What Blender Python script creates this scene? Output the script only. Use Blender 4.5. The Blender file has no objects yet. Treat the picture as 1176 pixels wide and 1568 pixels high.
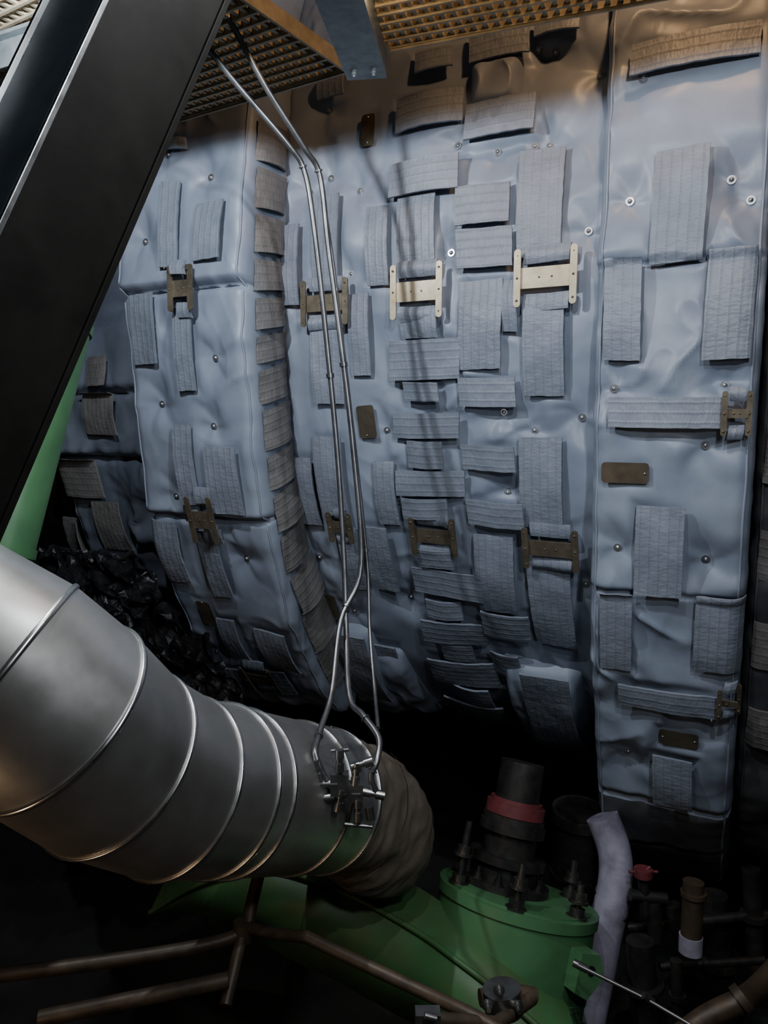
import bpy, math, random, bisect
from mathutils import Vector, Matrix, noise
random.seed(7)
# ------------------------------------------------------------------ camera
FPX=1130.0; CX,CY=588.0,784.0
PITCH=math.radians(-7.3); ROLL=math.radians(0.0)
fw=Vector((0,math.cos(PITCH),math.sin(PITCH))); r0=Vector((1,0,0)); u0=r0.cross(fw)
CR=(r0*math.cos(ROLL)+u0*math.sin(ROLL)).normalized(); CU=(u0*math.cos(ROLL)-r0*math.sin(ROLL)).normalized()
cam=bpy.data.cameras.new("camera"); camo=bpy.data.objects.new("camera",cam)
bpy.context.collection.objects.link(camo)
camo.matrix_world=Matrix(((CR.x,CU.x,-fw.x,0),(CR.y,CU.y,-fw.y,0),(CR.z,CU.z,-fw.z,0),(0,0,0,1)))
cam.sensor_fit='VERTICAL'; cam.sensor_height=36; cam.lens=36*FPX/1568.0; cam.clip_start=.01
bpy.context.scene.camera=camo
def ray(x,y): return fw+CR*((x-CX)/FPX)+CU*(-(y-CY)/FPX)
def P(x,y,dep): return ray(x,y)*dep
def onz(x,y,z):
    r=ray(x,y); return r*(z/r.z)
# ------------------------------------------------------------------ materials
def mk(name):
    m=bpy.data.materials.new(name); m.use_nodes=True
    nt=m.node_tree; b=nt.nodes['Principled BSDF']; return m,nt,b
def nz(nt,scale,detail=4,vec=None,rough=.55,dist=0):
    n=nt.nodes.new('ShaderNodeTexNoise'); n.inputs['Scale'].default_value=scale; n.inputs['Detail'].default_value=detail
    n.inputs['Roughness'].default_value=rough; n.inputs['Distortion'].default_value=dist
    if vec is not None: nt.links.new(vec,n.inputs['Vector'])
    return n.outputs['Fac']
def mth(nt,op,a,b=None,c=None):
    n=nt.nodes.new('ShaderNodeMath'); n.operation=op
    for i,x in enumerate((a,b,c)):
        if x is None: continue
        if isinstance(x,(int,float)): n.inputs[i].default_value=x
        else: nt.links.new(x,n.inputs[i])
    return n.outputs[0]
def ramp(nt,fac,stops):
    n=nt.nodes.new('ShaderNodeValToRGB'); e=n.color_ramp.elements
    while len(e)<len(stops): e.new(.5)
    for i,(p,c) in enumerate(stops):
        e[i].position=p; e[i].color=(c[0],c[1],c[2],1)
    nt.links.new(fac,n.inputs['Fac']); return n.outputs['Color']
def bump(nt,b,h,strength,dist,prev=None):
    n=nt.nodes.new('ShaderNodeBump'); n.inputs['Strength'].default_value=strength; n.inputs['Distance'].default_value=dist
    nt.links.new(h,n.inputs['Height'])
    if prev: nt.links.new(prev,n.inputs['Normal'])
    nt.links.new(n.outputs['Normal'],b.inputs['Normal']); return n.outputs['Normal']
def simple(name,c1,c2,rough=.5,metal=0,scale=8,bs=.1,bd=.002,bscale=60,rr=.12,spec=.5):
    m,nt,b=mk(name); tc=nt.nodes.new('ShaderNodeTexCoord').outputs['Object']
    f=nz(nt,scale,6,tc,.6,.3)
    nt.links.new(ramp(nt,f,[(.32,c1),(.68,c2)]),b.inputs['Base Color'])
    b.inputs['Metallic'].default_value=metal; b.inputs['Specular IOR Level'].default_value=spec
    f2=nz(nt,scale*3,4,tc)
    r=mth(nt,'MULTIPLY_ADD',f2,rr*2,rough-rr); nt.links.new(r,b.inputs['Roughness'])
    if bs>0: bump(nt,b,nz(nt,bscale,5,tc),bs,bd)
    return m
def fabric(name,c1,c2,rough=.42,crs=.2):
    m,nt,b=mk(name); tc=nt.nodes.new('ShaderNodeTexCoord').outputs['Object']
    f=nz(nt,3.5,7,tc,.62,.4)
    nt.links.new(ramp(nt,f,[(.3,c1),(.7,c2)]),b.inputs['Base Color'])
    nt.links.new(mth(nt,'MULTIPLY_ADD',nz(nt,14,4,tc),.2,rough-.1),b.inputs['Roughness'])
    p=bump(nt,b,nz(nt,16,4,tc,.5,.6),crs,.006)
    bump(nt,b,nz(nt,420,2,tc),.10,.0008,p)
    return m
def webbing(name,c1,c2,stitch=(.08,.09,.115)):
    m,nt,b=mk(name); t=nt.nodes.new('ShaderNodeTexCoord'); uv=t.outputs['UV']; tc=t.outputs['Object']
    sp=nt.nodes.new('ShaderNodeSeparateXYZ'); nt.links.new(uv,sp.inputs[0])
    U,Vv=sp.outputs[0],sp.outputs[1]
    fu=mth(nt,'FRACT',mth(nt,'MULTIPLY_ADD',U,1/.030,.5))
    du=mth(nt,'ABSOLUTE',mth(nt,'SUBTRACT',fu,.5))
    line=mth(nt,'LESS_THAN',du,.045)
    dash=mth(nt,'LESS_THAN',mth(nt,'FRACT',mth(nt,'MULTIPLY',Vv,1/.011)),.6)
    st=mth(nt,'MULTIPLY',line,dash)
    base=ramp(nt,nz(nt,9,6,tc,.65),[(.3,c1),(.7,c2)])
    mx=nt.nodes.new('ShaderNodeMixRGB'); nt.links.new(mth(nt,'MULTIPLY',st,.55),mx.inputs[0]); nt.links.new(base,mx.inputs[1]); mx.inputs[2].default_value=(*stitch,1)
    nt.links.new(mx.outputs[0],b.inputs['Base Color']); b.inputs['Roughness'].default_value=.5
    mp=nt.nodes.new('ShaderNodeMapping'); nt.links.new(uv,mp.inputs[0]); mp.inputs['Scale'].default_value=(1,2.3,1)
    puck=nz(nt,36,1.0,mp.outputs[0],.5,.2)
    groove=mth(nt,'MINIMUM',mth(nt,'MULTIPLY_ADD',du,2.6,.45),1.0)
    hh=mth(nt,'MULTIPLY',mth(nt,'MULTIPLY_ADD',puck,1.2,.3),groove)
    p=bump(nt,b,hh,.42,.005)
    w=mth(nt,'SINE',mth(nt,'MULTIPLY',Vv,2*math.pi/.004))
    bump(nt,b,w,.08,.0005,p)
    return m
M_FAB=fabric("silicone_cloth",(.175,.205,.27),(.255,.29,.365),.43,.15)
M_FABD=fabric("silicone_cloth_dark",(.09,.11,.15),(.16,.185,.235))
M_FABB=fabric("silicone_cloth_dusty_shaded",(.045,.048,.055),(.09,.092,.10),.5)  # dusty end blanket; also the painted shade low on the right blanket
M_STR=webbing("webbing",(.15,.17,.215),(.22,.245,.30))
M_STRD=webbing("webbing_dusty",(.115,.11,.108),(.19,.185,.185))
M_BUC=simple("zinc_buckle",(.36,.29,.19),(.52,.45,.33),.45,.4,20,.1)
M_BUCD=simple("bronze_buckle",(.10,.085,.06),(.20,.165,.12),.45,.5,20,.1)
M_TAG=simple("tag_plate",(.12,.10,.075),(.22,.19,.14),.35,.7,10,.05)
M_PIN=simple("pin_steel",(.35,.36,.38),(.6,.6,.62),.3,.9,30,.05)
BM=[M_FAB,M_STR,M_BUC,M_TAG,M_PIN,M_STRD,M_BUCD,M_FABD,M_FABB]
M_ALU=simple("cladding_aluminium",(.44,.42,.395),(.70,.69,.67),.35,.93,3,.10,.002,12,.10)
M_ALUB=simple("bead_and_edge_glint",(.5,.5,.5),(.75,.75,.76),.28,1,8,.0)
M_GREEN=simple("green_paint",(.05,.14,.06),(.085,.215,.095),.40,0,4,.1,.002,25)
M_GREEN2=simple("green_paint_dirty",(.06,.075,.025),(.045,.17,.06),.5,0,2.2,.15,.003,18)
M_BEAM=simple("brace_shaded_face",(.005,.0045,.004),(.011,.010,.009),.6,0,10,.08,spec=.1)  # near-black colour holds the shade on the brace's wide face
M_BEAML=simple("brace_lit_side",(.05,.07,.09),(.09,.12,.15),.4,.3,10,.08)  # same brace, bluish lit tone of the left side put into the colour
M_TUBE=simple("stainless_tube",(.13,.13,.14),(.26,.26,.27),.36,.9,12,.03)
M_FIT=simple("stainless_fitting",(.22,.22,.22),(.42,.42,.40),.32,.95,12,.03)
M_BROWN=fabric("burlap_wrap",(.085,.068,.052),(.18,.15,.115),.65,.5)
M_GRATE=simple("grating_steel",(.24,.20,.14),(.42,.36,.26),.55,.2,14,.1)
M_GALV=simple("galvanised",(.17,.20,.215),(.30,.335,.355),.45,.4,18,.1)
M_BLACK=simple("black_steel",(.014,.014,.015),(.045,.042,.038),.45,.4,12,.15)
M_RED=simple("dark_red_paint",(.10,.02,.025),(.17,.035,.04),.55,0,14,.1)
M_RUST=simple("rusty_pipe",(.040,.028,.02),(.09,.064,.042),.5,.3,12,.2)
M_STUD=simple("oily_stud_steel",(.05,.048,.045),(.14,.135,.125),.35,.8,14,.1)
M_WHT=simple("lilac_paint",(.16,.15,.20),(.38,.36,.46),.45,0,9,.2)
M_DARK=simple("dark_concrete",(.015,.015,.015),(.035,.033,.03),.85,0,3,.3,.01,10)
M_FOIL=simple("crumpled_foil",(.008,.008,.009),(.04,.04,.045),.4,.6,16,.5,.02,18)
# ------------------------------------------------------------------ mesh builder
class MB:
    def __init__(s): s.V=[];s.F=[];s.M=[];s.S=[];s.U=[]
    def add(s,vs,fs,mat=0,uvs=None,smooth=False):
        o=len(s.V); s.V+= [tuple(v) for v in vs]; s.U+= (uvs if uvs else [(v[0],v[2]) for v in vs])
        for f in fs: s.F.append([i+o for i in f]); s.M.append(mat); s.S.append(smooth)
    def build(s,name,mats):
        me=bpy.data.meshes.new(name); me.from_pydata(s.V,[],s.F)
        for m in mats: me.materials.append(m)
        me.polygons.foreach_set('material_index',s.M); me.polygons.foreach_set('use_smooth',s.S)
        ul=me.uv_layers.new(name='UVMap'); d=[]
        for f in s.F:
            for i in f: d+=list(s.U[i])
        ul.data.foreach_set('uv',d); me.update()
        ob=bpy.data.objects.new(name,me); bpy.context.collection.objects.link(ob); return ob
def frame(t):
    t=t.normalized(); a=Vector((0,0,1)) if abs(t.z)<.9 else Vector((0,1,0))
    x=t.cross(a).normalized(); return x,x.cross(t).normalized()
def sweep(mb,pts,rad,n=20,mat=0,caps=True,smooth=True,rf=None):
    N=len(pts); T=[]
    for i in range(N):
        a=pts[max(0,i-1)]; b=pts[min(N-1,i+1)]; T.append((b-a).normalized())
    x,y=frame(T[0]); V=[];F=[]
    for i in range(N):
        x=(x-T[i]*x.dot(T[i])).normalized(); y=T[i].cross(x)
        r=rad[i] if isinstance(rad,(list,tuple)) else rad
        for k in range(n):
            th=2*math.pi*k/n; rr=r*(rf(i,th) if rf else 1)
            V.append(pts[i]+x*(rr*math.cos(th))+y*(rr*math.sin(th)))
    for i in range(N-1):
        for k in range(n):
            F.append((i*n+k,i*n+(k+1)%n,(i+1)*n+(k+1)%n,(i+1)*n+k))
    mb.add(V,F,mat,None,smooth)
    if caps:
        mb.add(V[:n],[tuple(range(n))],mat); mb.add(V[-n:],[tuple(range(n))],mat)
    return V
def cyl(mb,a,b,r,n=20,mat=0,r2=None): sweep(mb,[a,b],[r,r2 if r2 else r],n,mat)
def smoothpts(pts,sub=8):
    out=[]; n=len(pts)
    for i in range(n-1):
        p0=pts[max(0,i-1)];p1=pts[i];p2=pts[i+1];p3=pts[min(n-1,i+2)]
        for k in range(sub):
            t=k/sub; out.append(.5*((2*p1)+(p2-p0)*t+(2*p0-5*p1+4*p2-p3)*t*t+(3*p1-p0-3*p2+p3)*t**3))
    out.append(pts[-1]); return out
def box(mb,c,ax,ay,az,mat=0):
    V=[c+ax*i+ay*j+az*k for i in(-1,1) for j in(-1,1) for k in(-1,1)]
    mb.add(V,[(0,1,3,2),(4,6,7,5),(0,4,5,1),(2,3,7,6),(0,2,6,4),(1,5,7,3)],mat)
def bar(mb,a,b,w,h,up=Vector((0,0,1)),mat=0):
    t=(b-a); L=t.length; t.normalize(); s=t.cross(up).normalized(); u=s.cross(t)
    box(mb,(a+b)/2,t*(L/2),s*(w/2),u*(h/2),mat)
def hexbolt(mb,p,d,r,h,mat=0,stud=.02):
    d=d.normalized(); cyl(mb,p,p+d*h*.25,r*1.35,18,mat); cyl(mb,p+d*h*.25,p+d*h,r,6,mat)
    if stud: cyl(mb,p+d*h,p+d*(h+stud),r*.55,12,mat)
# ------------------------------------------------------------------ turbine surface
ANG=math.radians(26); A=Vector((math.cos(ANG),-math.sin(ANG),0)); D=Vector((math.sin(ANG),math.cos(ANG),0)); Z=Vector((0,0,1))
class Prof:
    def __init__(s,PR):
        s.pp=smoothpts([Vector((a,b)) for a,b in PR],40); pp=s.pp
        s.arc=[0]
        for i in range(1,len(pp)): s.arc.append(s.arc[-1]+(pp[i]-pp[i-1]).length)
        s.pn=[]
        for i in range(len(pp)):
            t=(pp[min(i+1,len(pp)-1)]-pp[max(i-1,0)]).normalized(); s.pn.append(Vector((t.y,-t.x)))
        s.L=s.arc[-1]
    def at(s,v):
        v=max(0,min(s.L-1e-6,v)); i=bisect.bisect_right(s.arc,v)-1; i=min(i,len(s.pp)-2)
        t=(v-s.arc[i])/(s.arc[i+1]-s.arc[i]); return s.pp[i].lerp(s.pp[i+1],t), s.pn[i].lerp(s.pn[i+1],t)
    def pt(s,a,v,h):
        p,n=s.at(v); q=p+n*h; return A*a+D*q.x+Z*q.y
    def hit(s,h,x,y):
        r=ray(x,y); rs,rd,rz=r.dot(A),r.dot(D),r.z; best=None
        q=[s.pp[i]+s.pn[i]*h for i in range(len(s.pp))]
        for i in range(len(q)-1):
            f0=rd*q[i].y-rz*q[i].x; f1=rd*q[i+1].y-rz*q[i+1].x
            if f0*f1<=0 and f0!=f1:
                t=f0/(f0-f1); c=q[i].lerp(q[i+1],t); k=c.x/rd
                if best is None or k<best[0]: best=(k,s.arc[i]+t*(s.arc[i+1]-s.arc[i]))
        if best is None:
            j=max(range(len(q)//2,len(q)),key=lambda i:-q[i].y/q[i].x)
            print("MISS",h,x,y); return (q[j].x/rd*rs,s.arc[j])
        return (best[0]*rs,best[1])
top_=[(3.15,2.3),(2.88,1.9),(2.72,1.4),(2.66,.95),(2.63,.45)]
PB=Prof(top_+[(2.66,.05),(2.73,-.33),(2.86,-.70),(3.07,-1.06),(3.35,-1.36),(3.75,-1.60),(4.3,-1.70)])
PRr=Prof(top_+[(2.63,.05),(2.67,-.35),(2.75,-.75),(2.88,-1.15),(3.06,-1.55),(3.32,-1.88),(3.7,-2.1)])
def N(*a): return noise.noise(Vector(a))
def sst(x,a,b):
    t=max(0,min(1,(x-a)/(b-a))); return t*t*(3-2*t)
class Sec:
    def __init__(s,pr,h,s0,s1,v0,v1,seed,wr=1.0): s.pr=pr;s.h=h;s.s0=s0;s.s1=s1;s.v0=v0;s.v1=v1;s.seed=seed;s.wr=wr;s.pins=[];s.seams=[];s.mb=MB();s.rects=[]
    def hit(s,x,y,e=0): return s.pr.hit(s.h+e,x,y)
    def low(s,a,v):
        e=.026*N(a*2.3+s.seed,v*2.0,1.3)
        for (vs,dep,w,puff) in s.seams:
            if v<vs: e+=puff*math.exp(-(vs-v)/.09)
        re=.055; ds=min(a-s.s0,s.s1-a); ds=max(0,ds)
        if ds<re: e-=re-math.sqrt(max(0,re*re-(re-ds)**2))
        dv=max(0,min(v-s.v0,s.v1-v)); re=.09
        if dv<re: e-=re-math.sqrt(max(0,re*re-(re-dv)**2))
        return e
    def disp(s,a,v):
        e=s.low(a,v); m0=1.0
        for (a0,a1,v0,v1) in s.rects:
            if a0-.03<a<a1+.03 and v0-.03<v<v1+.03:
                d=max(a0-a,a-a1,v0-v,v-v1)
                m0=min(m0,sst(d,-.015,.03))
        g=0
        w1=N(a*3+s.seed,v*2.2,7.7); w2=N(a*2.2,v*3+s.seed,3.1)
        r=1-abs(N(a*4.2+w1*1.3,v*3.2+w2*1.3,s.seed)); m=max(0,N(a*1.7,v*1.7,s.seed+9)+.3)
        g+=s.wr*.028*(r**5)*m
        r=1-abs(N(a*8+w2*1.5,v*5+w1*1.5,s.seed+4)); g+=s.wr*.006*(r**5)*m
        g+=s.wr*.018*N(a*4.5,v*4.5,s.seed)
        ds=max(0,min(a-s.s0,s.s1-a)); g+=s.wr*.016*math.exp(-ds/.06)*N(a*2,v*13,s.seed+2)
        for (vs,dep,w,puff) in s.seams:
            d=v-vs
            if abs(d)<.25:
                e-=dep*math.exp(-(d/w)**2); g+=.010*s.wr*math.exp(-abs(d)/.06)*N(a*16,v*3,s.seed+5)
        for (pa,pv,ph) in s.pins:
            dx=a-pa; dy=v-pv; rr=dx*dx+dy*dy
            if rr<.08:
                q=math.sqrt(rr); g-=.032*math.exp(-(q/.075)**2)
                g+=.008*max(-.3,math.cos(3*math.atan2(dy,dx)+ph+1.5*q/.1))*math.exp(-((q-.08)/.07)**2)
        return e+g*(.08+.92*m0)-(1-m0)*.004
    def pt(s,a,v,ex=0): return s.pr.pt(a,v,s.h+ex)
    def skin(s,mat=0,step=.009,darkfrom=None):
        ns=max(8,int((s.s1-s.s0)/step)); nv=max(8,int((s.v1-s.v0)/step))
        side=[-.36,-.22,-.12,-.075]
        cols=[(s.s0,e) for e in side]+[(s.s0+(s.s1-s.s0)*i/ns,None) for i in range(ns+1)]+[(s.s1,e) for e in reversed(side)]
        rows=[(s.v0,e) for e in (-.3,-.13)]+[(s.v0+(s.v1-s.v0)*j/nv,None) for j in range(nv+1)]+[(s.v1,e) for e in (-.13,-.3)]
        V=[];U=[]
        for (v,ev) in rows:
            for (a,ea) in cols:
                if ea is None and ev is None: e=s.disp(a,v); aa=a
                else:
                    e=min(ea if ea is not None else 0,ev if ev is not None else 0)+.01*N(a*8,v*8,s.seed)
                    aa=a+ (.008*N(v*14,e*9,s.seed) if ea is not None else 0)
                V.append(s.pt(aa,v,e)); U.append((a,v))
        nc=len(cols); F=[(j*nc+i,j*nc+i+1,(j+1)*nc+i+1,(j+1)*nc+i) for j in range(len(rows)-1) for i in range(nc-1)]
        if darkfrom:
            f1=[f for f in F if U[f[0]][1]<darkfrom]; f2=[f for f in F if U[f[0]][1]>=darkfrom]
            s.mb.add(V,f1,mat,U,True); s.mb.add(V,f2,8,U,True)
        else: s.mb.add(V,F,mat,U,True)
        for sa in(s.s0+.022,s.s1-.022):
            m=140; pts=[s.pt(sa+.004*N(j*.2,s.seed,0),s.v0+.1+(s.v1-s.v0-.2)*j/m,s.disp(sa,s.v0+.1+(s.v1-s.v0-.2)*j/m)+.002) for j in range(m+1)]
            sweep(s.mb,pts,.0042,6,mat)
    def strap(s,x0,y0,x1,y1,o='v',lift=.013,mat=1):
        xm,ym=(x0+x1)/2,(y0+y1)/2
        a0=s.hit(x0,ym,lift)[0]; a1=s.hit(x1,ym,lift)[0]; v0=s.hit(xm,y0,lift)[1]; v1=s.hit(xm,y1,lift)[1]
        if lift<.05: s.rects.append((a0,a1,v0,v1))
        s.strap_sv(a0,a1,v0,v1,o,lift,mat)
    def strap_sv(s,a0,a1,v0,v1,o='v',lift=.013,mat=1):
        rnd=random.random; tu=(rnd()-.35)*.026; tv=(rnd()-.5)*.012; bow=.004+rnd()*.012; sk=(rnd()-.5)*.016; uo=rnd()*5
        nu=max(4,int((a1-a0)/.011)); nv=max(4,int((v1-v0)/.011)); th=.009
        W=a1-a0; L=v1-v0; T=[];B=[];U=[]
        sd=rnd()*50; lift+=.010
        for j in range(nv+1):
            for i in range(nu+1):
                fu=i/nu; fv=j/nv; a=a0+W*fu+sk*(fv-.5)+.002*N(fv*L*30,sd,0); v=v0+L*fv+sk*.6*(fu-.5)+.002*N(fu*W*30,sd,5)
                e=s.low(a,v)+lift+tu*(fu-.5)+tv*(fv-.5)+bow*(1-(2*fv-1)**2 if o=='v' else 1-(2*fu-1)**2)+.0016*N(a*40,v*40,sd)
                e+=.005*N(a*9,v*9,sd)
                T.append(s.pt(a,v,e)); B.append(s.pt(a,v,e-th))
                U.append((fu*W-W/2,fv*L+uo) if o=='v' else (fv*L-L/2,fu*W+uo))
        nc=nu+1
        F=[(j*nc+i,j*nc+i+1,(j+1)*nc+i+1,(j+1)*nc+i) for j in range(nv) for i in range(nu)]
        s.mb.add(T,F,mat,U,True); s.mb.add(B,[f[::-1] for f in F],mat,U,True)
        ring=[i for i in range(nu)]+[j*nc+nu for j in range(nv)]+[nv*nc+i for i in range(nu,0,-1)]+[j*nc for j in range(nv,0,-1)]
        n=len(ring); V=[T[i] for i in ring]+[B[i] for i in ring]
        s.mb.add(V,[(k,(k+1)%n,n+(k+1)%n,n+k) for k in range(n)],mat,[(.007,.1)]*(2*n))
    def plate(s,a0,a1,v0,v1,lift,th,r,mat,tilt=0):
        ac,vc=(a0+a1)/2,(v0+v1)/2; W,H=(a1-a0)/2,(v1-v0)/2; r=min(r,W*.98,H*.98); pts=[]
        for (cx,cy,st) in((W-r,H-r,0),(-W+r,H-r,90),(-W+r,-H+r,180),(W-r,-H+r,270)):
            for k in range(6):
                t=math.radians(st+18*k); pts.append((cx+r*math.cos(t),cy+r*math.sin(t)))
        e=s.low(ac,vc)+lift; n=len(pts); ct,st_=math.cos(tilt),math.sin(tilt)
        O=s.pt(ac,vc,e); ea=A; ev=(s.pt(ac,vc+.01,e)-s.pt(ac,vc-.01,e)).normalized(); nn=(s.pt(ac,vc,e+.01)-O).normalized()
        V=[O+ea*(x*ct-y*st_)+ev*(x*st_+y*ct)+nn*th for x,y in pts]+[O+ea*(x*ct-y*st_)+ev*(x*st_+y*ct) for x,y in pts]
        s.mb.add(V,[tuple(range(n)),tuple(range(2*n-1,n-1,-1))]+[(k,(k+1)%n,n+(k+1)%n,n+k) for k in range(n)],mat)
    def dome(s,a,v,lift,r,mat,washer=True,o2=None):
        e=s.low(a,v)+lift if o2 is None else o2
        O=s.pt(a,v,e); nn=(s.pt(a,v,e+.01)-O).normalized()
        if washer: sweep(s.mb,[O-nn*.012,O+nn*.002],[r*1.7,r*1.6],16,mat)
        sweep(s.mb,[O,O+nn*r*.5,O+nn*r*.85,O+nn*r],[r,r*.87,r*.5,r*.1],14,mat)
    def pin(s,x,y):
        a,v=s.hit(x,y); s.pins.append((a,v,random.random()*6))
    def setpins(s):
        for (a,v,_) in s.pins:
            s.dome(a,v,0,.0085,4,True,s.disp(a,v)+.004)
    def tag(s,x0,y0,x1,y1,tilt=0):
        xm,ym=(x0+x1)/2,(y0+y1)/2
        a0=s.hit(x0,ym)[0];a1=s.hit(x1,ym)[0];v0=s.hit(xm,y0)[1];v1=s.hit(xm,y1)[1]
        s.rects.append((a0,a1,v0,v1))
        s.plate(a0,a1,v0,v1,.014,.003,.012,3,tilt)
        if a1-a0>v1-v0: q=[(a0+.012,(v0+v1)/2),(a1-.012,(v0+v1)/2)]
        else: q=[((a0+a1)/2,v0+.012),((a0+a1)/2,v1-.012)]
        for a,v in q: s.dome(a,v,.016,.004,4,False)
    def buckle(s,x0,y0,x1,y1,mat=2,ph=.36):
        xm,ym=(x0+x1)/2,(y0+y1)/2
        a0=s.hit(x0,ym,.03)[0];a1=s.hit(x1,ym,.03)[0];v0=s.hit(xm,y0,.03)[1];v1=s.hit(xm,y1,.03)[1]; H=v1-v0; vc=(v0+v1)/2
        s.rects.append((a0,a1,v0,v1))
        w=min(.024,(a1-a0)*.2); L=.050
        s.plate(a0,a0+w,v0,v1,L,.007,w*.45,mat); s.plate(a1-w,a1,v0,v1,L,.007,w*.45,mat)
        s.plate(a0+w*.6,a1-w*.6,vc-H*ph/2,vc+H*ph/2,L-.008,.007,.003,mat)
        for (va,vb) in((v0-.01,v0+H*.24),(v1-H*.24,v1+.01)):
            s.strap_sv(a0+w*1.2,a1-w*1.2,va,vb,'v',.026,1)
        for vv in(v0+H*.12,vc,v1-H*.12):
            for a in(a0+w/2,a1-w/2): s.dome(a,vv,L+.006,.0045,6,False)
        for k in(-.2,.2): s.dome((a0+a1)/2+k*(a1-a0)*.5,vc,L-.002,.004,6,False)
    def pouch(s,x0,y0,x1,y1,bul=.10,mat=0):
        xm,ym=(x0+x1)/2,(y0+y1)/2; k=bul*.5
        a0=s.hit(x0,ym,k)[0];a1=s.hit(x1,ym,k)[0];v0=s.hit(xm,y0,k)[1];v1=s.hit(xm,y1,k)[1]
        n=48;V=[];U=[];sd=random.random()*30
        for j in range(n+1):
            for i in range(n+1):
                fu=i/n*2-1; fv=j/n*2-1
                g=max(0,1-abs(fu)**5)**.5*max(0,1-abs(fv)**5)**.5
                a=a0+(a1-a0)*i/n; v=v0+(v1-v0)*j/n
                e=-.03+(bul+.03)*g+.018*N(a*12,v*9,sd)*g+.010*(1-abs(N(a*12,v*8,sd+3)))**4*g
                V.append(s.pt(a,v,s.low(a,v)*.5+e)); U.append((a,v))
        s.mb.add(V,[(j*(n+1)+i,j*(n+1)+i+1,(j+1)*(n+1)+i+1,(j+1)*(n+1)+i) for j in range(n) for i in range(n)],mat,U,True)
HL,HM,HR,HF=.26,0.0,.10,.05
vtop=.15
Ls0=PB.hit(HL,182,430)[0]; Ls1=PB.hit(HL,377,430)[0]; Rs0=PRr.hit(HR,906,600)[0]; Rs1=PRr.hit(HR,1160,640)[0]
Lsec=Sec(PB,HL,Ls0,Ls1,vtop,PB.hit(HL,390,1075)[1],11,.8)
Msec=Sec(PB,HM,Ls1-.03,Rs0+.03,vtop,PB.hit(HM,760,1165)[1],23,.95)
Rsec=Sec(PRr,HR,Rs0,Rs1,vtop,PRr.hit(HR,1040,1372)[1],37,1.15)
Fsec=Sec(PB,HF,Ls0-.75,Ls0-.01,.9,PB.hit(HF,150,900)[1],51,2.4)
Gsec=Sec(PRr,0.0,Rs1+.01,Rs1+.6,vtop,PRr.hit(HR,1040,1330)[1],67,1.8)
# --- left
vL=lambda y:Lsec.hit(300,y)[1]
Lsec.seams=[(vL(438),.045,.014,.045),(vL(790),.045,.014,.04)]
for p in[(315,267),(222,370),(327,548),(325,653),(372,860),(255,235),(240,620),(230,500),(270,760),(330,1000)]: Lsec.pin(*p)
for q in[(252,280,277,412,'v'),(303,310,345,400,'v'),(198,450,237,558,'v'),(270,470,297,598,'v'),(277,650,303,768,'v'),(325,683,372,782,'v'),
         (242,797,283,885,'v'),(315,812,343,910,'v'),(345,950,370,1005,'v'),(402,970,447,1022,'v'),(256,212,285,230,'h'),(360,1025,385,1058,'v'),(395,1030,440,1060,'h')]:
    Lsec.strap(*q,mat=1)
Lsec.buckle(264,405,302,482,6); Lsec.buckle(304,748,342,826,6); Lsec.buckle(380,1018,420,1056,6)
Lsec.tag(310,916,329,953); Lsec.skin(); Lsec.setpins()
ys=[190,262,332,398,455,512,562,622,690,748,808,868,925,980,1030]
vs=[PB.hit(HL-.12,405+max(0,y-640)*.18,y)[1] for y in ys]
for k in range(len(vs)-1):
    v0,v1=vs[k]+.014,vs[k+1]-.012; n=8; V=[];U=[]; sd=k*3.3; tl=random.uniform(-.014,.024)
    for j in range(n+1):
        for i in range(n+1):
            fu=i/n; fv=j/n; hh=.215-.205*fu
            out=.010+.030*math.sin(math.pi*fu)**.6*(.35+.85*fv)+tl*fv+.005*N(fu*4,fv*4,sd)
            V.append(PB.pt(Ls1+out,v0+(v1-v0)*fv-.03*fu,hh)); U.append((fv*(v1-v0)-.05,fu*.24+k))
    Lsec.mb.add(V,[(j*(n+1)+i,j*(n+1)+i+1,(j+1)*(n+1)+i+1,(j+1)*(n+1)+i) for j in range(n) for i in range(n)],5,U,True)
    V2=[V[n*(n+1)+i] for i in range(n+1)]; V3=[v-A*.012 for v in V2]
    Lsec.mb.add(V2+V3,[(i,i+1,n+2+i,n+1+i) for i in range(n)],5)
# --- middle
for p in[(502,163),(548,290),(468,290),(500,268),(700,222),(815,218),(838,216),(535,418),(770,632),(817,660),(590,660),(488,855),(625,922),(688,385),(848,70),(822,70),(583,862),
         (775,757),(540,940),(900,352),(918,108),(640,600),(890,640),(760,230),(895,900)]: Msec.pin(*p)
MV=[(478,300,520,440),(430,345,460,468),(565,318,598,438),(612,300,670,412),(795,230,862,392),(615,472,673,518),(705,430,770,565),(803,457,865,606),
 (535,450,567,575),(478,482,523,618),(770,430,795,508),(797,670,862,806),(488,668,530,786),(445,700,485,800),(580,705,610,800),(730,820,790,933),(815,862,878,985),
 (565,805,602,903),(490,115,530,150),(528,812,556,900),(590,990,625,1070),(630,1050,665,1110)]
MH=[(598,247,705,298),(700,285,780,343),(700,350,785,410),(597,520,705,581),(618,585,673,614),(704,578,790,622),(603,632,705,670),(625,675,680,716),(707,682,790,720),
 (610,720,712,758),(620,762,685,792),(715,768,803,805),(640,842,692,870),(633,876,740,912),(655,920,707,944),(650,952,745,983),(740,937,812,975),(680,986,725,1008),
 (665,1012,760,1042),(755,1002,797,1033),(700,1048,752,1068),(700,1072,775,1096),(705,1102,790,1135),(610,147,712,198),(715,155,820,208),(722,45,812,92),(640,82,697,112),(820,25,888,52)]
for q in MV: Msec.strap(*q,'v',lift=random.choice([.012,.016,.020]))
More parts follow.
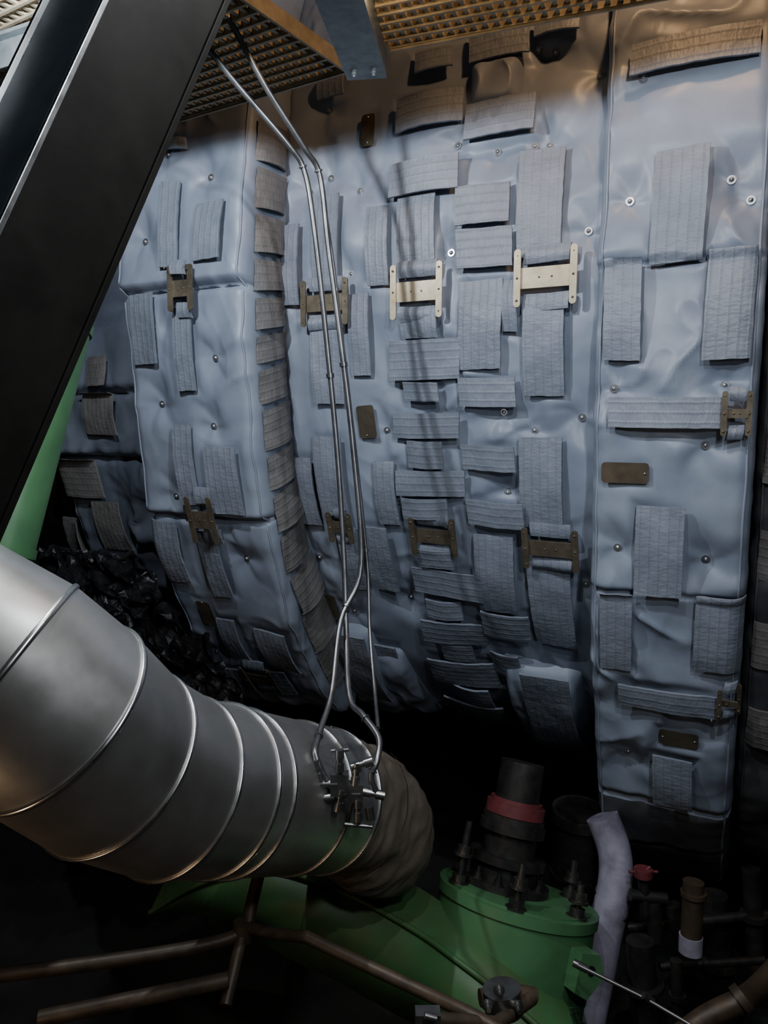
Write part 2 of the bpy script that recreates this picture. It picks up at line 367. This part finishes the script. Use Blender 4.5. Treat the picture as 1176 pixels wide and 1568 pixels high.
for q in MH: Msec.strap(*q,'h',lift=random.choice([.024,.029,.034]))
Msec.buckle(603,405,682,490,2); Msec.buckle(790,380,886,470,2); Msec.buckle(464,428,536,500,6); Msec.buckle(632,790,700,848,6); Msec.buckle(803,805,888,868,6); Msec.buckle(508,780,545,826,6)
Msec.tag(556,178,576,226); Msec.tag(551,620,577,670,-.08); Msec.tag(503,907,520,944)
Msec.skin(); Msec.setpins()
Msec.pouch(803,1035,905,1188,.13); Msec.strap(812,1038,880,1145,'v',lift=.135)
Msec.pouch(505,970,590,1090,.11); Msec.strap(535,975,575,1062,'v',lift=.12); Msec.pouch(590,1000,640,1095,.07); Msec.pouch(720,90,800,165,.05)
# --- right
vR=lambda y:Rsec.hit(1040,y)[1]
Rsec.seams=[(vR(396),.018,.008,.018),(vR(912),.018,.008,.018),(vR(1235),.03,.015,.02),(vR(1300),.03,.015,.02)]
for p in[(985,118),(963,305),(1120,270),(940,595),(1080,682),(945,840),(1080,860),(1110,590),(1150,300),(1000,640),(1090,1110),(960,1160)]: Rsec.pin(*p)
for q in[(1000,228,1082,400),(925,397,982,552),(1080,380,1155,550),(973,775,1047,910),(920,905,968,1022),(1063,914,1138,1030),(1000,1162,1060,1230)]: Rsec.strap(*q,'v',lift=.017)
for q in[(967,50,1165,100),(933,608,1112,654),(948,1056,1098,1088)]: Rsec.strap(*q,'h',lift=.02)
Rsec.buckle(1105,597,1152,668,6,.2); Rsec.buckle(1098,1052,1135,1098,6,.2)
Rsec.tag(923,706,995,738); Rsec.tag(1010,1117,1070,1140); Rsec.skin(0,.009,vR(1240)); Rsec.setpins()  # bottom folds: shade painted by switching to darker cloth
Fsec.pins=[(Ls0-.2,1.9,0),(Ls0-.35,2.4,1)]
Fsec.seams=[(Fsec.hit(140,600)[1],.05,.02,.04),(Fsec.hit(140,700)[1],.05,.02,.04)]
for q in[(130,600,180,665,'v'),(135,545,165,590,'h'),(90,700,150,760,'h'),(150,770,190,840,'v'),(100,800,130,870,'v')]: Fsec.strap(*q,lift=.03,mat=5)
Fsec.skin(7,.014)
for k in range(9): Gsec.strap_sv(Rs1+.03,Rs1+.25,.8+k*.33,.97+k*.33,'h',.02,5)
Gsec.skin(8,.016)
for sec in(Lsec,Msec,Rsec,Fsec,Gsec): sec.mb.build("insulation_blanket",BM)
mb=MB(); V=[];U=[];ns,nv=20,90
for j in range(nv+1):
    for i in range(ns+1):
        a=-3.8+5.8*i/ns; v=PB.L*j/nv; V.append(PB.pt(a,v,-.16)); U.append((a,v))
mb.add(V,[(j*(ns+1)+i,j*(ns+1)+i+1,(j+1)*(ns+1)+i+1,(j+1)*(ns+1)+i) for j in range(nv) for i in range(ns)],0,U,True)
for a in(-3.0,-2.4,-1.5,-.9,-.3,.3,.9):
    sweep(mb,[PB.pt(a,PB.L*j/60,-.16) for j in range(61)],.04,8,0)
mb.build("turbine_casing",[M_BLACK])
# ------------------------------------------------------------------ brace
mb=MB()
q1=P(226,-140,1.14); q2=P(-141,650,.98); t=(q2-q1).normalized(); view=((q1+q2)/2).normalized()
sd=t.cross(view).normalized()
if sd.dot(CR)<0: sd=-sd
aw=math.radians(28)
e1=(sd*math.cos(aw)+view*math.sin(aw)).normalized(); e2=(-sd*math.sin(aw)+view*math.cos(aw)).normalized()
W,Dp=.193,.145
def ext(mb,poly,mat,o=Vector((0,0,0))):
    n=len(poly); V=[q1-t*.2+e1*x+e2*y+o for x,y in poly]+[q2+t*.6+e1*x+e2*y+o for x,y in poly]
    mb.add(V,[tuple(range(n)),tuple(range(2*n-1,n-1,-1))]+[(k,(k+1)%n,n+(k+1)%n,n+k) for k in range(n)],mat)
ext(mb,[(0,0.004),(W,0.004),(W,Dp),(0,Dp)],0)
ext(mb,[(-.003,0),(.006,0),(.006,.006),(-.003,.006)],2)  # bright strip paints the highlight along the near corner
ext(mb,[(-.003,.006),(0,.006),(0,Dp-.008),(-.003,Dp-.008)],1)
ext(mb,[(-.012,Dp-.008),(.01,Dp-.008),(.01,Dp),(-.012,Dp)],2)  # bright lip paints the second edge highlight
ext(mb,[(W-.012,-.002),(W,-.002),(W,.004),(W-.012,.004)],0)
ob=mb.build("diagonal_steel_brace",[M_BEAM,M_BEAML,M_ALUB]); md=ob.modifiers.new("b",'BEVEL'); md.width=.0018; md.segments=2
mb=MB(); ca,cb=P(134,330,2.0),P(-46,1020,1.8); cyl(mb,ca,cb,.080,40,0)
for k in(.25,.75): 
    a=ca.lerp(cb,k); b=ca.lerp(cb,k+.02); cyl(mb,a,b,.085,40,0)
mb.build("green_raking_column",[M_GREEN])
# ------------------------------------------------------------------ clad pipe
mb=MB(); R=.215
cl=[P(-330,880,1.45),P(-130,960,1.45),P(10,1035,1.47),P(85,1090,1.52),P(172,1160,1.66),P(262,1200,1.80),P(325,1206,1.92),P(352,1210,1.98),P(445,1218,2.2),P(492,1223,2.33)]
n=96
T=[(cl[min(i+1,len(cl)-1)]-cl[max(i-1,0)]).normalized() for i in range(len(cl))]
x,y=frame(T[0]); rings=[]
for i,c in enumerate(cl):
    x=(x-T[i]*x.dot(T[i])).normalized(); y=T[i].cross(x)
    rings.append([c+x*(R*math.cos(2*math.pi*k/n))+y*(R*math.sin(2*math.pi*k/n)) for k in range(n)])
for i in range(len(cl)-1):
    mb.add(rings[i]+rings[i+1],[(k,(k+1)%n,n+(k+1)%n,n+k) for k in range(n)],0,None,True)
    rg=rings[i+1]; c=cl[i+1]
    loop=[c+(p-c)*1.008 for p in rg]
    V=[];F=[]; br=.0042
    for k,p in enumerate(loop):
        o=(p-c).normalized(); tt=T[i+1]
        for m in range(8):
            th=2*math.pi*m/8; V.append(p+o*(br*math.cos(th))+tt*(br*1.6*math.sin(th)))
    for k in range(n):
        for m in range(8): F.append((k*8+m,k*8+(m+1)%8,((k+1)%n)*8+(m+1)%8,((k+1)%n)*8+m))
    mb.add(V,F,1,None,True)
    k0=27+i*4; a,b=rings[i][k0%n],rings[i+1][k0%n]; bar(mb,a.lerp(cl[i],-.004),b.lerp(cl[i+1],-.004),.02,.003,(a-cl[i]).normalized(),0)
    for f in(.15,.5,.85):
        p=a.lerp(b,f); o=(p-cl[i].lerp(cl[i+1],f)).normalized(); cyl(mb,p,p+o*.006,.005,8,1)
mb.add(rings[-1],[tuple(range(n))],0)
mb.build("clad_steam_pipe",[M_ALU,M_ALUB])
mb=MB(); fp=smoothpts([P(470,1219,2.28),P(510,1226,2.42),P(545,1240,2.52),P(568,1264,2.60),P(578,1294,2.66),P(576,1320,2.7)],9)
def rf(i,th):
    return 1+.06*N(i*.13,math.cos(th)*1.6,math.sin(th)*1.6)+.05*(1-abs(N(i*.22+math.cos(th)*2,math.sin(th)*2.5,4)))**3
rr=[.198+.010*math.sin(min(1,i/14)*math.pi/2)-.07*max(0,(i-28)/17)**2 for i in range(len(fp))]
sweep(mb,fp,rr,96,0,True,True,rf)
for i in(3,): sweep(mb,[fp[i],fp[i+1],fp[i+2]],[rr[i]*1.09,rr[i]*1.10,rr[i]*1.08],64,1,False)
for i in(16,28): sweep(mb,[fp[i],fp[i].lerp(fp[i+1],.4)],[rr[i]*1.06,rr[i]*1.06],48,2,False)
mb.build("fabric_wrapped_expansion_joint",[M_BROWN,M_STRD,M_BROWN])
# ------------------------------------------------------------------ instrument manifold
mb=MB()
f0=P(497,1205,2.1); ax=(P(460,1208,1.98)-f0).normalized()
cyl(mb,f0+ax*-.04,f0+ax*.03,.065,36,0); cyl(mb,f0+ax*.034,f0+ax*.050,.072,36,0); cyl(mb,f0+ax*.050,f0+ax*.068,.042,30,0)
fx,fy=frame(ax)
for k in range(8):
    th=k*math.pi/4; hexbolt(mb,f0+ax*.05+fx*(.056*math.cos(th))+fy*(.056*math.sin(th)),ax,.008,.012,0,.01)
def fit(p,d,r=.012,l=.03):
    d=d.normalized(); cyl(mb,p-d*l,p-d*l*.2,r,6,0); cyl(mb,p-d*l*.2,p+d*l*.2,r*.75,12,0); cyl(mb,p+d*l*.2,p+d*l,r*1.05,6,0)
m0=P(520,1200,2.0)
box(mb,m0,CR*.024,CU*.03,fw*.02,0); box(mb,P(545,1212,2.0),CR*.02,CU*.024,fw*.02,0)
for (x_,y_,dx,dy) in[(500,1200,1,0),(520,1165,0,1),(520,1225,.2,1),(545,1185,.1,1),(572,1215,1,-.2),(487,1180,-.3,1),(535,1215,1,0),(555,1170,.9,.3),(548,1240,0,1),(495,1222,1,.1)]:
    fit(P(x_,y_,1.99),CR*dx+CU*dy)
cyl(mb,P(545,1212,2.0),P(548,1262,2.0),.008,10,0); cyl(mb,P(528,1262,2.0),P(570,1266,2.0),.0055,10,0)
cyl(mb,P(520,1200,2.0),P(520,1150,2.0),.007,10,0); cyl(mb,P(507,1150,2.0),P(534,1148,2.0),.005,10,0)
cyl(mb,P(565,1235,2.0),P(568,1255,2.0),.012,12,0); cyl(mb,P(497,1205,2.05),P(520,1203,2.0),.02,16,0)
mb.build("instrument_valve_manifold",[M_FIT])
def tubing(pts,r=.0088):
    mb=MB(); q=smoothpts([P(*p) for p in pts],7); sweep(mb,q,r,14,0)
    for k in range(10,len(q)-6,17): sweep(mb,[q[k],q[k].lerp(q[k+1],.25)],r*1.5,12,0)
    return mb.build("instrument_tube",[M_TUBE])
tubing([(270,-90,2.0),(345,20,2.1),(405,130,2.2),(465,225,2.3),(490,270,2.35),(503,380,2.38),(520,510,2.4),(540,680,2.42),(553,865,2.42),(522,950,2.35),(508,1060,2.2),(490,1120,2.08),(483,1155,2.0),(500,1195,1.99)])
tubing([(240,-60,2.0),(300,45,2.1),(355,120,2.2),(440,220,2.3),(466,262,2.34),(480,340,2.36),(500,520,2.4),(517,700,2.43),(527,860,2.43),(530,960,2.38),(535,1065,2.2),(556,1095,2.12),(580,1130,2.05),(577,1165,2.0),(568,1190,1.99),(577,1215,1.99)])
tubing([(492,285,2.36),(508,390,2.39),(524,520,2.42),(545,700,2.44),(562,860,2.45),(566,960,2.4),(574,1060,2.25),(579,1115,2.1)],.006)
# ------------------------------------------------------------------ grating platform
ZP=1.12
def grating(name,pa,pb,exa,exb,deep,pitch=.046):
    a=onz(*pa,ZP); b=onz(*pb,ZP); g1=(b-a).normalized(); g2=Vector((g1.y,-g1.x,0)); 
    if g2.y>0: g2=-g2
    a=a-g1*exa; L=(b-a).length+exb; mb=MB(); k=0; up=Vector((0,0,1))
    while k*pitch<deep:
        o=a+g2*(k*pitch); box(mb,o+g1*L/2+up*.016,g1*L/2,g2*.0045,up*.016,0); k+=1
    j=0
    while j*.034<L:
        o=a+g1*(j*.034); box(mb,o+g2*deep/2+up*.014,g1*.006,g2*deep/2,up*.008,0); j+=1
    box(mb,a+g1*L/2+up*.018-g2*.004,g1*L/2,g2*.004,up*.024,0)
    box(mb,a+up*.018+g2*deep/2,g1*.004,g2*deep/2,up*.024,0); box(mb,a+g1*L+up*.018+g2*deep/2,g1*.004,g2*deep/2,up*.024,0)
    mb.build(name,[M_GRATE])
    return a,g1,g2
ga,g1,g2=grating("platform_grating",(270,185),(530,108),1.0,.0,.85)
gb,h1,h2=grating("platform_grating",(596,76),(890,20),.0,.35,.7)
mb=MB(); s0=onz(562,92,ZP-.02); s1=onz(512,-60,ZP-.02); gd=(s1-s0).normalized(); gs=Vector((gd.y,-gd.x,0)); s1=s0+gd*.7
w=.062
for (c,hw,hh,zz) in((0,w,.006,-.05),(0,w,.006,.05),(-w+.005,.005,.05,0),(w-.005,.005,.05,0)):
    box(mb,(s0+s1)/2+gs*c+Z*zz,gs*hw,gd*.35,Z*hh,0)
for k in(-.03,.03): hexbolt(mb,s0+gd*.06+gs*k-Z*.056,-Z,.009,.012,0,.006)
mb.build("platform_support_channel",[M_GALV])
DV=1.60; ZB=1.022
mb=MB(); c=D*DV  # added out-of-view visor, cuts the cool light off the upper wall
box(mb,c-A*.3+Z*((ZB+1.115)/2),A*2.6,D*.005,Z*((1.115-ZB)/2),0); box(mb,c-A*.3+Z*(1.10),A*2.6,D*.03,Z*.005,0)
mb.build("light_visor",[M_GALV])
# ------------------------------------------------------------------ green machinery below
mb=MB(); G=P(793,1368,2.75); r=.295
wv=G.normalized(); TG=(CU+CR*.16); TG=(TG-wv*TG.dot(wv)).normalized(); TG=(TG-wv*.22).normalized()
gx=(CR-TG*CR.dot(TG)).normalized(); gy=TG.cross(gx).normalized()
if gy.dot(wv)<0: gy=-gy
cyl(mb,G-TG*1.2,G-TG*.03,r*.97,72,0); cyl(mb,G-TG*.035,G,r,72,0); cyl(mb,G,G+TG*.006,r*.9,60,0)
cyl(mb,G-TG*.28,G-TG*.26,r*.985,72,0)
lug=G+gx*.20-gy*.24-TG*.14; ln=(gx*.45-gy).normalized(); lx=ln.cross(TG).normalized()
if lx.dot(CR)<0: lx=-lx
Vv=[lug+lx*-.045+TG*.07,lug+lx*.03+TG*.07,lug+lx*.06+TG*.0,lug+lx*.0-TG*.07,lug+lx*-.055-TG*.05]
V=[v+ln*.04 for v in Vv]+[v-ln*.10 for v in Vv]
mb.add(V,[(0,1,2,3,4),(9,8,7,6,5)]+[(k,(k+1)%5,5+(k+1)%5,5+k) for k in range(5)],0)
cyl(mb,lug+TG*.02+ln*.04,lug+TG*.02+ln*.044,.016,20,1)
C=G+gy*.05-gx*.05
for (z0,z1,rr_,m) in((0,.03,.17,1),(.03,.09,.12,1),(.09,.12,.145,1),(.12,.20,.10,1),(.20,.235,.125,1),(.235,.26,.118,1),(.262,.305,.112,2),(.305,.32,.10,2),(.32,.46,.085,1)):
    cyl(mb,C+TG*z0,C+TG*z1,rr_,40,m)
for k in range(10):
    th=k*math.pi/5; q=C+gx*(.14*math.cos(th))+gy*(.14*math.sin(th))+TG*.03; hexbolt(mb,q,TG,.015,.02,1,.02)
for (th,hh) in((195,.22),(258,.15),(318,.11),(25,.14),(90,.14),(150,.14)):
    th=math.radians(th); q=G+gx*(.24*math.cos(th))+gy*(.24*math.sin(th))
    cyl(mb,q,q+TG*hh,.013,14,3); hexbolt(mb,q,TG,.028,.035,3,0); hexbolt(mb,q+TG*(hh*.45),TG,.026,.035,3,0)
mb.build("green_servo_cylinder",[M_GREEN,M_BLACK,M_RED,M_STUD])
mb=MB()
up_=[(230,1395,2.75),(310,1350,2.75),(400,1326,2.72),(480,1345,2.7),(560,1380,2.66),(640,1425,2.55),(700,1468,2.42),(780,1530,2.3),(900,1640,2.2)]
lo_=[(230,1400,2.75),(290,1395,2.72),(380,1435,2.68),(450,1472,2.63),(520,1505,2.58),(590,1545,2.48),(650,1580,2.36),(720,1640,2.25),(830,1730,2.15)]
Up=smoothpts([P(*p) for p in up_],8); Lo=smoothpts([P(*p) for p in lo_],8); nn_=len(Up)
back=Vector((.0,.25,0)); V=Up+Lo+[p+back for p in Up]+[p+back for p in Lo]
F=[]
for k in range(nn_-1):
    F+=[(k,k+1,nn_+k+1,nn_+k),(2*nn_+k,2*nn_+k+1,k+1,k),(nn_+k,nn_+k+1,3*nn_+k+1,3*nn_+k)]
mb.add(V,F,0,None,True)
sweep(mb,[p+Vector((0,-.01,0)) for p in Up],.010,8,0)
mb.build("green_curved_girder",[M_GREEN2])
mb=MB(); a=P(888,1240,3.1); b=P(872,1420,3.2); cyl(mb,a,b,.10,32,0); cyl(mb,a,a.lerp(b,.08),.115,32,0); cyl(mb,a.lerp(b,.5),a.lerp(b,.53),.106,32,0); mb.build("grey_hydraulic_cylinder",[M_BLACK])
mb=MB(); sweep(mb,smoothpts([P(922,1250,3.0),P(940,1300,2.97),P(942,1350,2.93),P(926,1430,2.87),P(900,1560,2.8)],6),.066,28,0)
for k in(.2,.55): 
    a=P(942,1350,2.93).lerp(P(926,1430,2.87),k); cyl(mb,a,a+Vector((0,0,-.012)),.070,28,1)
mb.build("lilac_coolant_pipe",[M_WHT,M_TUBE])
mb=MB(); cyl(mb,P(1062,1350,2.6),P(1058,1445,2.6),.036,24,0); cyl(mb,P(1058,1432,2.6),P(1057,1458,2.6),.040,24,1); cyl(mb,P(1062,1365,2.6),P(1062,1372,2.6),.044,24,0)
mb.build("drain_pipe_stub",[M_RUST,M_WHT])
mb=MB()
sweep(mb,smoothpts([P(1230,1440,2.2),P(1176,1500,2.25),P(1140,1530,2.3),P(1080,1560,2.3),P(1000,1620,2.3)],6),.035,24,0)
cyl(mb,P(1142,1526,2.3),P(1132,1534,2.3),.045,24,0); mb.build("elbow_pipe",[M_RUST])
mb=MB()
cyl(mb,P(985,1330,2.8),P(985,1342,2.8),.035,16,1); cyl(mb,P(985,1345,2.8),P(988,1400,2.8),.02,14,0)
for k in range(6):
    th=k*math.pi/3; cyl(mb,P(985,1335,2.8),P(985+22*math.cos(th),1335+9*math.sin(th),2.8),.006,8,1)
cyl(mb,P(965,1370,2.8),P(1020,1376,2.8),.022,14,0); cyl(mb,P(1000,1380,2.8),P(1004,1440,2.8),.028,14,0); cyl(mb,P(1030,1385,2.8),P(1040,1430,2.8),.03,14,0)
mb.build("red_hand_valve",[M_BLACK,M_RED])
mb=MB()
for (p,q,r_) in[((960,1420,2.9),(1176,1400,2.9),.02),((980,1440,2.7),(990,1600,2.7),.05),((1090,1370,3.0),(1110,1600,3.0),.06),((1150,1330,2.9),(1160,1500,2.9),.035),((1010,1480,2.7),(1170,1470,2.7),.016),((1035,1470,2.6),(1040,1600,2.6),.02)]:
    cyl(mb,P(*p),P(*q),r_,16,0); cyl(mb,P(*p).lerp(P(*q),.4),P(*p).lerp(P(*q),.45),r_*1.5,16,0)
mb.build("pipework_bundle",[M_BLACK])
mb=MB()
sweep(mb,smoothpts([P(470,1435,2.1),P(560,1478,2.02),P(650,1520,1.95),P(730,1558,1.85),P(800,1600,1.8)],5),.017,18,0)
sweep(mb,[P(735,1528,1.95),P(800,1522,1.97),P(818,1525,1.98)],.022,18,0); sweep(mb,[P(640,1560,1.8),P(760,1568,1.85),P(812,1530,1.95)],.018,18,0)
cyl(mb,P(768,1513,1.93),P(772,1548,1.93),.05,28,1); 
for (dx,dy) in((-22,8),(24,10),(0,26),(-4,-14)): hexbolt(mb,P(768+dx,1530+dy,1.89),-fw,.011,.014,1,.012)
box(mb,P(655,1560,1.78),CR*.03,CU*.02,fw*.02,1); cyl(mb,P(650,1555,1.75),P(668,1560,1.75),.009,8,1)
mb.build("guard_rail",[M_RUST,M_FIT])
mb=MB(); sweep(mb,smoothpts([P(-60,1500,2.0),P(120,1478,2.1),P(300,1450,2.2),P(372,1425,2.25),P(385,1385,2.3),P(405,1300,2.4)],6),.020,18,0)
cyl(mb,P(372,1425,2.25),P(345,1540,2.1),.018,18,0); cyl(mb,P(372,1412,2.25),P(370,1440,2.25),.030,18,0)
sweep(mb,[P(378,1420,2.25),P(420,1430,2.2),P(470,1435,2.1)],.017,18,0)
cyl(mb,P(60,1560,2.0),P(350,1500,2.1),.022,18,0)
mb.build("rusty_pipe_run",[M_RUST])
mb=MB(); sweep(mb,[P(885,1478,2.3),P(990,1530,2.2),P(1075,1580,2.1)],.006,10,0); cyl(mb,P(985,1524,2.2),P(1000,1536,2.2),.012,6,0); cyl(mb,P(878,1474,2.32),P(900,1485,2.3),.012,6,0); mb.build("thin_control_rod",[M_TUBE])
mb=MB(); V=[]; n=60
c0,c1,c2,c3=P(20,840,3.5),P(200,850,3.35),P(420,1120,3.1),P(150,1150,3.0)
for j in range(n+1):
    for i in range(n+1):
        u,v=i/n,j/n; p=(c0.lerp(c1,u)).lerp(c3.lerp(c2,u),v)
        V.append(p+Vector((.05*N(u*14,v*14,1),.13*N(u*9,v*9,2)+.05*N(u*25,v*25,7),.07*N(u*16,v*16,3))))
mb.add(V,[(j*(n+1)+i,j*(n+1)+i+1,(j+1)*(n+1)+i+1,(j+1)*(n+1)+i) for j in range(n) for i in range(n)],0,None,False)
mb.build("crumpled_foil_lagging",[M_FOIL])
# ------------------------------------------------------------------ room
def slab(name,c,x,y,z):
    mb=MB(); box(mb,Vector(c),Vector((x,0,0)),Vector((0,y,0)),Vector((0,0,z)),0); mb.build(name,[M_DARK])
slab("floor",(0,1.5,-3.05),5,5,.05); slab("ceiling",(0,1.5,3.55),5,5,.05); slab("wall_back",(0,6.45,.25),5,.05,3.25)
slab("wall_left",(-4.95,1.5,.25),.05,5,3.25); slab("wall_right",(4.95,1.5,.25),.05,5,3.25); slab("wall_front",(0,-3.45,.25),5,.05,3.25)
# ------------------------------------------------------------------ lights
def pl(name,loc,e,col,rad=.02):
    l=bpy.data.lights.new(name,'POINT'); l.energy=e; l.color=col; l.shadow_soft_size=rad
    o=bpy.data.objects.new(name,l); o.location=loc; bpy.context.collection.objects.link(o)
COOL=(.88,.945,1.0)
pl("cool_light",A*-1.5+D*1.22+Z*1.022,76,COOL,.018)
pl("cool_light",A*-.45+D*1.2+Z*1.016,34,COOL,.018)  # added unseen light, evens out the middle section
pl("cool_light",A*.25+D*.8+Z*.972,52,COOL,.018)  # added unseen light, brightens the right section
pl("warm_light",A*-.1+D*1.9+Z*1.9,38,(1.0,.58,.27),.06)
pl("warm_light",A*-.9+D*1.75+Z*1.08,3.5,(1.0,.68,.36),.03)  # added unseen warm fill for the grating's underside
pl("warm_light",Vector((-1.15,.75,-1.15)),6,(1.0,.66,.38),.06)  # added unseen light giving the pipe's underside a brown glow
l=bpy.data.lights.new("fill_spot",'SPOT'); l.energy=44; l.color=COOL; l.spot_size=math.radians(80); l.spot_blend=.8; l.shadow_soft_size=.08  # added unseen fill that lifts the lower half
o=bpy.data.objects.new("fill_spot",l); o.location=(.55,.35,.45); bpy.context.collection.objects.link(o)
o.rotation_euler=(Vector((-.1,2.6,-.85))-Vector(o.location)).to_track_quat('-Z','Y').to_euler()
w=bpy.data.worlds.new("world"); bpy.context.scene.world=w; w.use_nodes=True
w.node_tree.nodes['Background'].inputs[0].default_value=(.5,.6,.7,1); w.node_tree.nodes['Background'].inputs[1].default_value=.02
